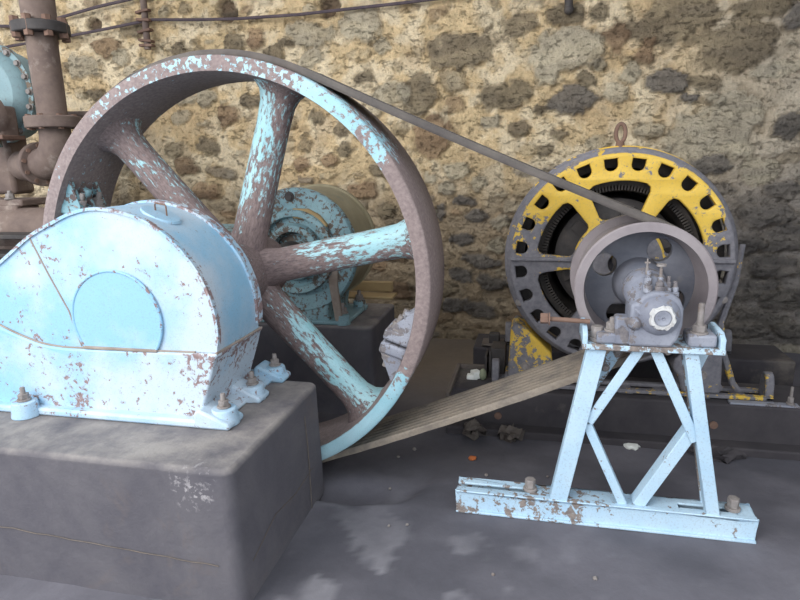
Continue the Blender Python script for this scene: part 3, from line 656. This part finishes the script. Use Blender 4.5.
# steel angle and brackets at the left end of the beam
br = thing('angle_frame','dusty steel angle frame at the left end of the motor foundation','frame',(.97,.95,-.80))
m = MB(); m.box((.972,.92,-.785),(.022,.52,.03)); m.box((1.07,1.17,-.785),(.20,.02,.03)); m.build('angle_bar','dustmetal',br,bevel=.003)
m = MB(); m.box((1.158,1.10,-.74),(.014,.16,.16)); m.box((1.185,1.10,-.73),(.012,.14,.20)); m.build('upright_plate','darkmetal',br,bevel=.003)
m = MB(); m.box((1.232,1.12,-.704),(.09,.16,.18)); tag(m.build('terminal_box','darkmetal',bevel=.006),'dark steel box beside the left yellow motor foot','box')
m = MB(); m.box((1.16,1.62,-.755),(.15,.15,.014)); ap = tag(m.build('anchor_plate','dustmetal',bevel=.003),'dusty square anchor plate with nut on the beam behind the left motor foot','plate')
m = MB(); m.box((1.17,1.60,-.715),(.075,.075,.07)); m.build('square_nut','darkmetal',ap,bevel=.008)
m = MB(); m.box((1.08,.985,-.785),(.07,.05,.03)).box((1.10,.99,-.77),(.05,.06,.05),Matrix.Rotation(.6,3,'Z')); tag(m.build('paper_scrap','white',bevel=.008),'small white paper scrap on the beam left of the yellow motor foot','scrap')
m = MB(); m.ball((1.145,.98,-.765),.03,10,(.8,.8,1.3)); tag(m.build('rag_lump','greenrag'),'small greenish lump beside the white paper scrap','lump')

# ------------------------------------------------------------------ bearing stand
SY = -.135
st = thing('bearing_stand','pale blue welded angle-iron trestle stand holding up the bearing','stand',(1.75,-.08,-1.0))
def scov(c): return .83
m = MB()
x0, x1, zt, zb = 1.127, 2.336, -.898, -.999
m.box(((x0+x1)/2,SY+.006,(zt+zb)/2),(x1-x0,.012,zt-zb)); m.box(((x0+x1)/2,-.03,(zt+zb)/2),(x1-x0,.012,zt-zb))
# web with two slots
def slot(a,b): return [(a,SY+.045),(b,SY+.045),(b,SY+.066),(a,SY+.066)]
ys0, ys1 = SY, -.024
for a,b in((x0+.0,1.43),(2.06,2.27)): pass
m.box(((1.43+2.05)/2,(ys0+ys1)/2,zt-.006),(.62,ys1-ys0,.012)); m.box(((2.27+x1)/2,(ys0+ys1)/2,zt-.006),(x1-2.27,ys1-ys0,.012))
for a,b in((x0,1.43),(2.05,2.27)):
    m.box(((a+b)/2,ys0+.020,zt-.006),(b-a,.04,.012)); m.box(((a+b)/2,ys1-.020,zt-.006),(b-a,.04,.012))
m.box(((x0+x1)/2,SY+.003,zt+.0015),(x1-x0,.03,.008)); m.box(((x0+x1)/2,SY-.004,zb+.006),(x1-x0,.024,.012))
m.build('base_channel','stand',st,bevel=.004,paint=lambda c: .70 if c.x > 1.45 else .54,tone=.4)
m = MB(); m.box(((x0+x1)/2,-.0795,-.975),(x1-x0-.006,.090,.046)); plabel(m.build('slot_dark_fill','dustmetal',st),'dark filler added inside the base channel to darken its slots')  # filler box added so the slots read as dark openings
m = MB(); m.box((1.890,-.065,-.200),(.516,.19,.022)); m.build('top_plate','stand',st,bevel=.003,paint=.5,tone=.7)
for xx,sg in((2.138,1),(1.642,-1)):
    m = MB(); m.prism([(-.155,-.205),(.03,-.205),(.03,-.14),(.01,-.125),(-.12,-.13),(-.155,-.15)],xx-.010,xx+.010,'X'); m.build('end_plate','stand',st,bevel=.004,paint=.72,tone=.4)
def angle(p0,p1,w,name,lip=1,y=SY,d=.05,pc=.78):
    m = MB(); a = (Vector(p1)-Vector(p0)).normalized(); n = Vector((a.z,0,-a.x))*lip
    P0, P1 = Vector((p0[0],y,p0[1] if len(p0)==2 else p0[2])), Vector((p1[0],y,p1[1] if len(p1)==2 else p1[2]))
    m.bar(P0,P1,w,.010); q = n*(w/2-.005)+Vector((0,d/2,0)); m.bar(P0+q,P1+q,.010,d)
    return m.build(name,'stand',st,bevel=.003,paint=pc,tone=.5,doubles=False)
V = lambda x,z: (x,0,z)
def angle2(x0,z0,x1,z1,w,name,lip=1,y=SY,d=.05,pc=.76): return angle(V(x0,z0),V(x1,z1),w,name,lip,y,d,pc)
angle2(1.690,-.211,1.565,-.898,.072,'leg',1); angle2(2.036,-.211,2.172,-.898,.050,'leg',1)
angle2(1.700,-.211,1.575,-.898,.05,'leg',-1,-.035,.02,.42); angle2(2.032,-.211,2.166,-.898,.034,'leg',-1,-.035,.02,.42)
angle2(1.850,-.213,1.672,-.535,.040,'brace',-1,SY+.011); angle2(1.909,-.213,2.084,-.585,.040,'brace',-1,SY+.011)
angle2(1.668,-.545,1.828,-.898,.036,'brace',-1,SY+.017); angle2(2.094,-.500,1.888,-.898,.048,'brace',1,SY+.018,.06)
m = MB(); m.bar((1.80,-.03,-.213),(1.66,-.03,-.46),.05,.01); o = m.build('brace','stand',st,bevel=.003,paint=.46); plabel(o,'rusty bolted rear brace')
for k in(.15,.45,.75): bolt(o,Vector((1.80,-.035,-.213)).lerp(Vector((1.66,-.035,-.46)),k),(0,-1,0),.014,.012,0)
m = MB(); m.bar((2.125,.01,-.213),(2.085,.01,-.33),.05,.01); m.build('corner_bracket','stand',st,paint=.8)
for x in(1.447,2.26): bolt(st,(x,-.075,-.898),(0,0,1),.024,.040,0,'anchor_bolt')
m = MB(); m.cyl((1.475,-.10,-.105),(1.66,-.10,-.112),.010,None,12); m.hexa((1.468,-.10,-.105),(1,0,0),.022,.03); m.cyl((1.50,-.10,-.106),(1.506,-.10,-.106),.026,None,16)
plabel(m.build('adjusting_screw','rust',st),'long rusty horizontal adjusting screw')

# ------------------------------------------------------------------ pillow bearing
pb = thing('pillow_bearing','grey pillow block bearing with grease cups and round white-edged cap on stand','bearing',(1.92,-.1,-.189))
BX, BZ = 1.876, -.064
def bear(): 
    pts = [(1.80,-.189),(1.955,-.189),(1.978,-.155),(1.99,-.10),(1.99,-.035),(1.975,.0),(1.95,.02),(1.91,.03),(1.875,.028),(1.84,.01),(1.825,-.015),(1.80,-.02),(1.80,-.1)]
    return pts
m = MB(); m.prism(bear(),-.165,-.02); m.build('housing','grey',pb,bevel=.016,seg=3,paint=.72,tone=.4)
m = MB(); m.lathe([(-.155,.001),(-.198,.001),(-.196,.03),(-.190,.05),(-.175,.070),(-.155,.080)],(BX+.03,0,BZ),(0,1,0),36,False); m.build('cap_boss','grey',pb,paint=.7,tone=.35)
# white crusted ring
vs = []; rnd = random.Random(4); K = 40; m = MB(); ring = []
prof = [(-.195,.030),(-.206,.033),(-.206,.043),(-.190,.048)]
for i in range(K):
    t = 2*PI*i/K; j = rnd.uniform(-.004,.004)
    for y,r in prof: vs.append((BX+.035+(r+(j if r > .04 else 0))*math.cos(t), y, BZ+(r+(j if r > .04 else 0))*math.sin(t)))
fs = [(i*4+s,i*4+(s+1)%4,((i+1)%K)*4+(s+1)%4,((i+1)%K)*4+s) for i in range(K) for s in range(4)]
m._add(vs,fs); plabel(m.build('end_cap_ring','crust',pb),'crusty white ring round the end cap')
m = MB(); m.lathe([(-.196,.001),(-.203,.006),(-.199,.008),(-.203,.026),(-.200,.031),(-.19,.031)],(BX+.035,0,BZ),(0,1,0),32,False); m.build('end_cap','grey',pb,paint=.8,tone=.8)
m = MB(); m.lathe([(-.12,.001),(-.12,.07),(-.10,.085),(-.02,.085),(-.015,.001)],(PX-.012,0,.012),(0,1,0),36,False); m.build('bearing_shell','grey',pb,paint=.56,tone=.3)
for c,d in(((1.78,-.12,-.132),(.06,.07,.112)),((1.745,-.10,-.166),(.12,.10,.045)),((2.07,-.09,-.164),(.10,.11,.05))):
    m = MB(); m.box(c,d); m.build('mounting_lug','grey',pb,bevel=.010,paint=.6,tone=.5)
bolt(pb,(1.745,-.11,-.145),(0,0,1),.024,.028,.02); bolt(pb,(1.69,-.10,-.189),(0,0,1),.024,.045,.0)
o = bolt(pb,(2.062,-.11,-.142),(0,0,1),.026,.026,.085)
m = MB(); m.tube([(1.81,-.155,-.035),(1.84,-.168,-.06),(1.865,-.168,-.085),(1.90,-.168,-.075)],.008,8); m.ball((1.818,-.162,-.095),.028,10); m.build('oil_pipe','grey',pb,paint=.55)
for x,y,z,h,r in((1.862,-.13,.02,.085,.017),(1.905,-.13,.025,.055,.018),(1.938,-.11,.015,.065,.013),(1.965,-.10,-.005,.065,.016),(1.832,-.10,-.005,.07,.018)):
    m = MB(); m.cyl((x,y,z),(x,y,z+h*.35),r,None,16); m.hexa((x,y,z+h*.35),(0,0,1),r*.85,h*.3); m.cyl((x,y,z+h*.6),(x,y,z+h),r*.55,None,12)
    m.build('cap_stud','grey',pb,bevel=.002,seg=1,paint=.5,tone=.9)
m = MB(); m.cyl((1.905,-.13,.08),(1.905,-.13,.125),.006,None,10); m.cyl((1.905,-.13,.122),(1.905,-.13,.130),.018,None,14); m.cyl((1.855,-.13,.09),(1.855,-.13,.15),.006,.003,10); m.box((1.855,-.13,.135),(.02,.005,.006))
m.build('grease_cup','bolt',pb)

# ------------------------------------------------------------------ compressor pipework at the left
def flange(parent, c, ax, r, t, nb, name='flange', br=.03, mat='pipe', depth=.05):
    ax = Vector(ax).normalized(); c = Vector(c); m = MB(); m.cyl(c-ax*t/2, c+ax*t/2, r, None, 36)
    f = m.build(name,mat,parent,bevel=.008)
    u = Vector((0,1,0)) if abs(ax.y) < .9 else Vector((1,0,0)); u = (u-ax*u.dot(ax)).normalized(); w = ax.cross(u)
    for i in range(nb):
        a = 2*PI*(i+.3)/nb; p = c+(u*math.cos(a)+w*math.sin(a))*(r*.84)
        m = MB(); m.hexa(p-ax*(t/2+depth*.5),ax,br,t+depth); m.build('flange_bolt','rust',f)
    return f
sp = thing('delivery_pipe','thick rusty brown delivery pipe with bolted flanges rising at far left','pipe',(-1.9,1.2,.55))
m = MB(); m.tube([(-1.845,1.2,2.95),(-1.865,1.2,1.9),(-1.875,1.2,1.50)],.108,28); m.build('upper_pipe','pipe',sp)
m = MB(); m.tube([(-1.878,1.2,1.52),(-1.884,1.2,1.32),(-1.886,1.2,1.22),(-1.885,1.2,1.10),(-1.885,1.2,.98),(-1.89,1.2,.86)],[.098,.098,.098,.098,.096,.096],28); m.build('middle_pipe','pipe',sp)
flange(sp,(-1.877,1.2,1.455),(-.02,0,1),.180,.07,8,'upper_flange',.030,'darkmetal',.06)
flange(sp,(-1.890,1.2,.85),(0,0,1),.180,.08,8,'lower_flange',.020,'pipe',.02)
el = [(-1.888,1.2,.86),(-1.888,1.2,.75),(-1.898,1.203,.675),(-1.940,1.215,.612),(-2.01,1.24,.578),(-2.10,1.27,.57),(-2.2,1.305,.568),(-2.37,1.37,.56)]
m = MB(); m.tube(el,[.100,.104,.110,.116,.118,.112,.108,.11],28); m.build('elbow','pipe',sp,smooth=60)
flange(sp,(-2.11,1.272,.568),(-.93,.36,0),.158,.045,10,'elbow_flange',.016,'pipe',.02)
cy = thing('compressor_cylinder','grey-blue compressor cylinder with a bolted rim behind the rusty pipe','cylinder',(-2.35,1.45,.7))
m = MB(); m.lathe([(1.25,.001),(1.25,.26),(1.29,.30),(1.34,.32),(1.5,.32),(1.5,.001)],(-2.50,0,1.08),(0,1,0),48,False); m.build('cylinder_body','tank',cy,paint=.82,tone=.5,smooth=40)
m = MB(); m.lathe([(1.33,.31),(1.33,.355),(1.38,.355),(1.38,.31)],(-2.50,0,1.08),(0,1,0),48); rr = m.build('rim_flange','tank',cy,paint=.6)
for i in range(20):
    a = 2*PI*i/20; p = (-2.50+.335*math.cos(a),1.33,1.08+.335*math.sin(a)); bolt(rr,p,(0,-1,0),.02,.02,0)
m = MB(); m.cyl((-2.30,1.43,.93),(-1.3,1.43,.90),.024,None,12); m.build('tie_rod','pipe',cy)
m = MB(); m.box((-2.66,1.42,.60),(.45,.2,.5)); m.build('cylinder_saddle','pipe',cy,bevel=.03)
vc = thing('valve_chest','brown rusty valve chest with bolted lid at the left frame edge','valve chest',(-2.32,1.1,.56))
m = MB(); m.box((-2.36,1.13,.86),(.34,.16,.22)); m.build('chest_body','pipe',vc,bevel=.02)
m = MB(); m.box((-2.34,1.12,.755),(.36,.2,.03)); m.build('chest_base','rust',vc,bevel=.006)
m = MB(); m.lathe([(1.02,.001),(1.02,.15),(1.05,.165),(1.09,.165),(1.09,.001)],(-2.32,0,.90),(0,1,0),32,False); cc = m.build('chest_lid','pipe',vc)
for i in range(10):
    a = 2*PI*i/10; bolt(cc,(-2.32+.135*math.cos(a),1.03,.90+.135*math.sin(a)),(0,-1,0),.02,.02,.01)
m = MB(); m.cyl((-2.40,1.13,.695),(-2.40,1.13,.742),.085,None,24); plabel(m.build('drain_pipe','tank',vc,paint=.7),'light blue stub pipe under the chest')
fr = thing('crosshead_bed','low brown compressor bed with grey guide plates left of the flywheel','machine bed',(-2.0,1.0,-.3))
m = MB(); m.box((-2.35,1.15,.305),(.52,.26,.05)); m.box((-2.35,1.10,.26),(.46,.2,.06)); m.build('frame_plate','pipe',fr,bevel=.012)
m = MB(); m.cyl((-2.7,1.05,.12),(-1.5,1.05,.12),.15,None,28); m.box((-2.1,1.12,-.12),(1.2,.34,.34)); m.build('guide_barrel','pipe',fr,bevel=.01,smooth=45)
m = MB(); m.box((-2.1,.85,.10),(.62,.22,.03)); m.box((-2.1,.80,-.02),(.60,.20,.03)); m.build('guide_plate','darkmetal',fr,bevel=.006)
m = MB(); m.box((-2.1,1.05,-.68),(1.2,.5,.78)); m.build('frame_pedestal','plinth',fr,bevel=.02)
bolt(fr,(-2.2,1.04,.33),(0,0,1),.03,.03,.02)

# ------------------------------------------------------------------ wall cables and small things
m = MB(); m.tube([(-7.0,2.56,1.93),(-4.2,2.56,1.87),(-3.59,2.56,1.857),(-3.397,2.56,1.844),(-2.889,2.56,1.878),(-2.472,2.56,1.940),(-2.104,2.56,1.978),(-1.6,2.56,2.05),(.5,2.56,2.4),(2.5,2.56,2.6)],.014,8)
tag(m.build('wall_cable','cable'),'upper dark cable along the wall, climbing out of frame left of the bracket','cable')
m = MB(); m.tube([(-7.0,2.55,1.5),(-3.6,2.55,1.66),(-2.998,2.55,1.704),(-2.613,2.55,1.730),(-2.081,2.55,1.779),(-1.927,2.55,1.793),(-1.485,2.55,1.761),(-1.103,2.55,1.742),(-.551,2.55,1.734),(.313,2.55,1.754),(.641,2.55,1.766),(1.2,2.55,1.80),(2.6,2.55,1.95),(5.5,2.55,2.2)],.013,8)
tag(m.build('wall_cable','cable'),'lower dark cable sagging across the wall just above the flywheel','cable')
wb = thing('cable_bracket','rusty vertical iron bracket on the wall tying the cables','bracket',(-1.985,2.56,1.55))
m = MB(); m.tube([(-1.975,2.54,2.3),(-1.98,2.54,1.95),(-1.99,2.54,1.55)],.03,10); m.build('bracket_rod','pipe',wb)
m = MB()
for z in(1.86,1.79,1.70,1.62,1.58): m.box((-1.988,2.53,z),(.13,.06,.022),Matrix.Rotation(.15*math.sin(z*40),3,'Y'))
m.build('wire_tie','rust',wb,bevel=.005)
m = MB(); m.cyl((1.633,2.55,1.61),(1.625,2.55,1.80),.032,.028,12); m.ball((1.634,2.55,1.61),.038,10); tag(m.build('wall_peg','darkmetal'),'dark iron peg high on the wall above the belt','peg')
m = MB(); m.box((.22,1.78,-.40),(.34,.05,.075)); m.box((.22,1.68,-.45),(.42,.16,.02)); tag(m.build('timber_offcut','wood',bevel=.006),'pale timber offcut lying behind the rear crankcase','timber')
def debris(name, lab, cat, x, y, r, mat, seed, group=None, sq=(1,1,.5), amp=.18):
    z = float(floor_h(np.array([x]),np.array([y]))[0]); m = MB(); m.ball((0,0,0),r,9,sq); m.rough(r*amp,seed)
    for v in m.bm.verts: v.co += Vector((x,y,z+r*sq[2]*.8))
    return tag(m.build(name,mat,smooth=25), lab, cat, group)
debris('paper_scrap','white paper scrap on the floor just right of the stand','scrap',1.99,.72,.035,'white',1,None,(1.2,1,.4))
debris('dry_leaf','orange dry leaf on the floor under the lower belt strand','leaf',1.14,.42,.022,'leaf',2,None,(1,1,.35))
debris('beam_lump','dark lump standing for a broken hole in the beam, nearest the flywheel','stone',1.12,.70,.06,'dustmetal',3,'rubble by the beam',(1,.8,.9),.4)  # lump added in place of a dark broken hole in the beam
debris('beam_lump','dark lump standing for a broken hole in the beam, just left of the stand leg','stone',1.33,.70,.06,'dustmetal',4,'rubble by the beam',(1.1,.8,.8),.4)  # second lump, likewise in place of a broken hole
debris('beam_lump','flat pale rubble stone in front of the beam, right of the stand','stone',2.42,.70,.10,'found',5,'rubble by the beam',(1.4,.7,.25),.3)
rnd = random.Random(12)
for i in range(14):
    x = rnd.uniform(.6,2.9); y = rnd.uniform(-.9,.5)
    if y > -.3 and x > 1.0 and x < 2.5 and y < .15: y -= .5
    debris('pebble','tiny grey pebble lying loose on the dark floor','pebble',x,y,rnd.uniform(.006,.011),'bolt',20+i,'pebbles on the floor',(1,1,.7))

# ------------------------------------------------------------------ camera, light
cam = bpy.data.objects.new('camera', bpy.data.cameras.new('camera')); C.objects.link(cam)
Rm = Matrix(CAMR); r_, u_, f_ = Rm[0], Rm[1], Rm[2]
cam.matrix_world = Matrix(((r_[0],u_[0],-f_[0],CAMC[0]),(r_[1],u_[1],-f_[1],CAMC[1]),(r_[2],u_[2],-f_[2],CAMC[2]),(0,0,0,1)))
cam.data.sensor_width = 36; cam.data.lens = 592.15/800*36; cam.data.clip_start = .05
bpy.context.scene.camera = cam
def area(name, loc, target, sx, sy, e, col):
    l = bpy.data.lights.new(name,'AREA'); l.shape = 'RECTANGLE'; l.size = sx; l.size_y = sy; l.energy = e; l.color = col
    o = bpy.data.objects.new(name,l); C.objects.link(o); o.location = loc
    o.rotation_euler = (Vector(target)-Vector(loc)).to_track_quat('-Z','Y').to_euler(); return o
area('daylight_opening',(-2.6,-4.6,3.0),(0,1.2,.5),4.0,2.6,205,(1.0,.985,.96))
w = bpy.data.worlds.new('world'); bpy.context.scene.world = w; w.use_nodes = True
bg = w.node_tree.nodes['Background']; bg.inputs[0].default_value = (.86,.93,1.0,1); bg.inputs[1].default_value = 1.42
vs_ = bpy.context.scene.view_settings; vs_.view_transform = 'Standard'; vs_.look = 'None'; vs_.gamma = 1; vs_.exposure = .56; vs_.use_curve_mapping = False
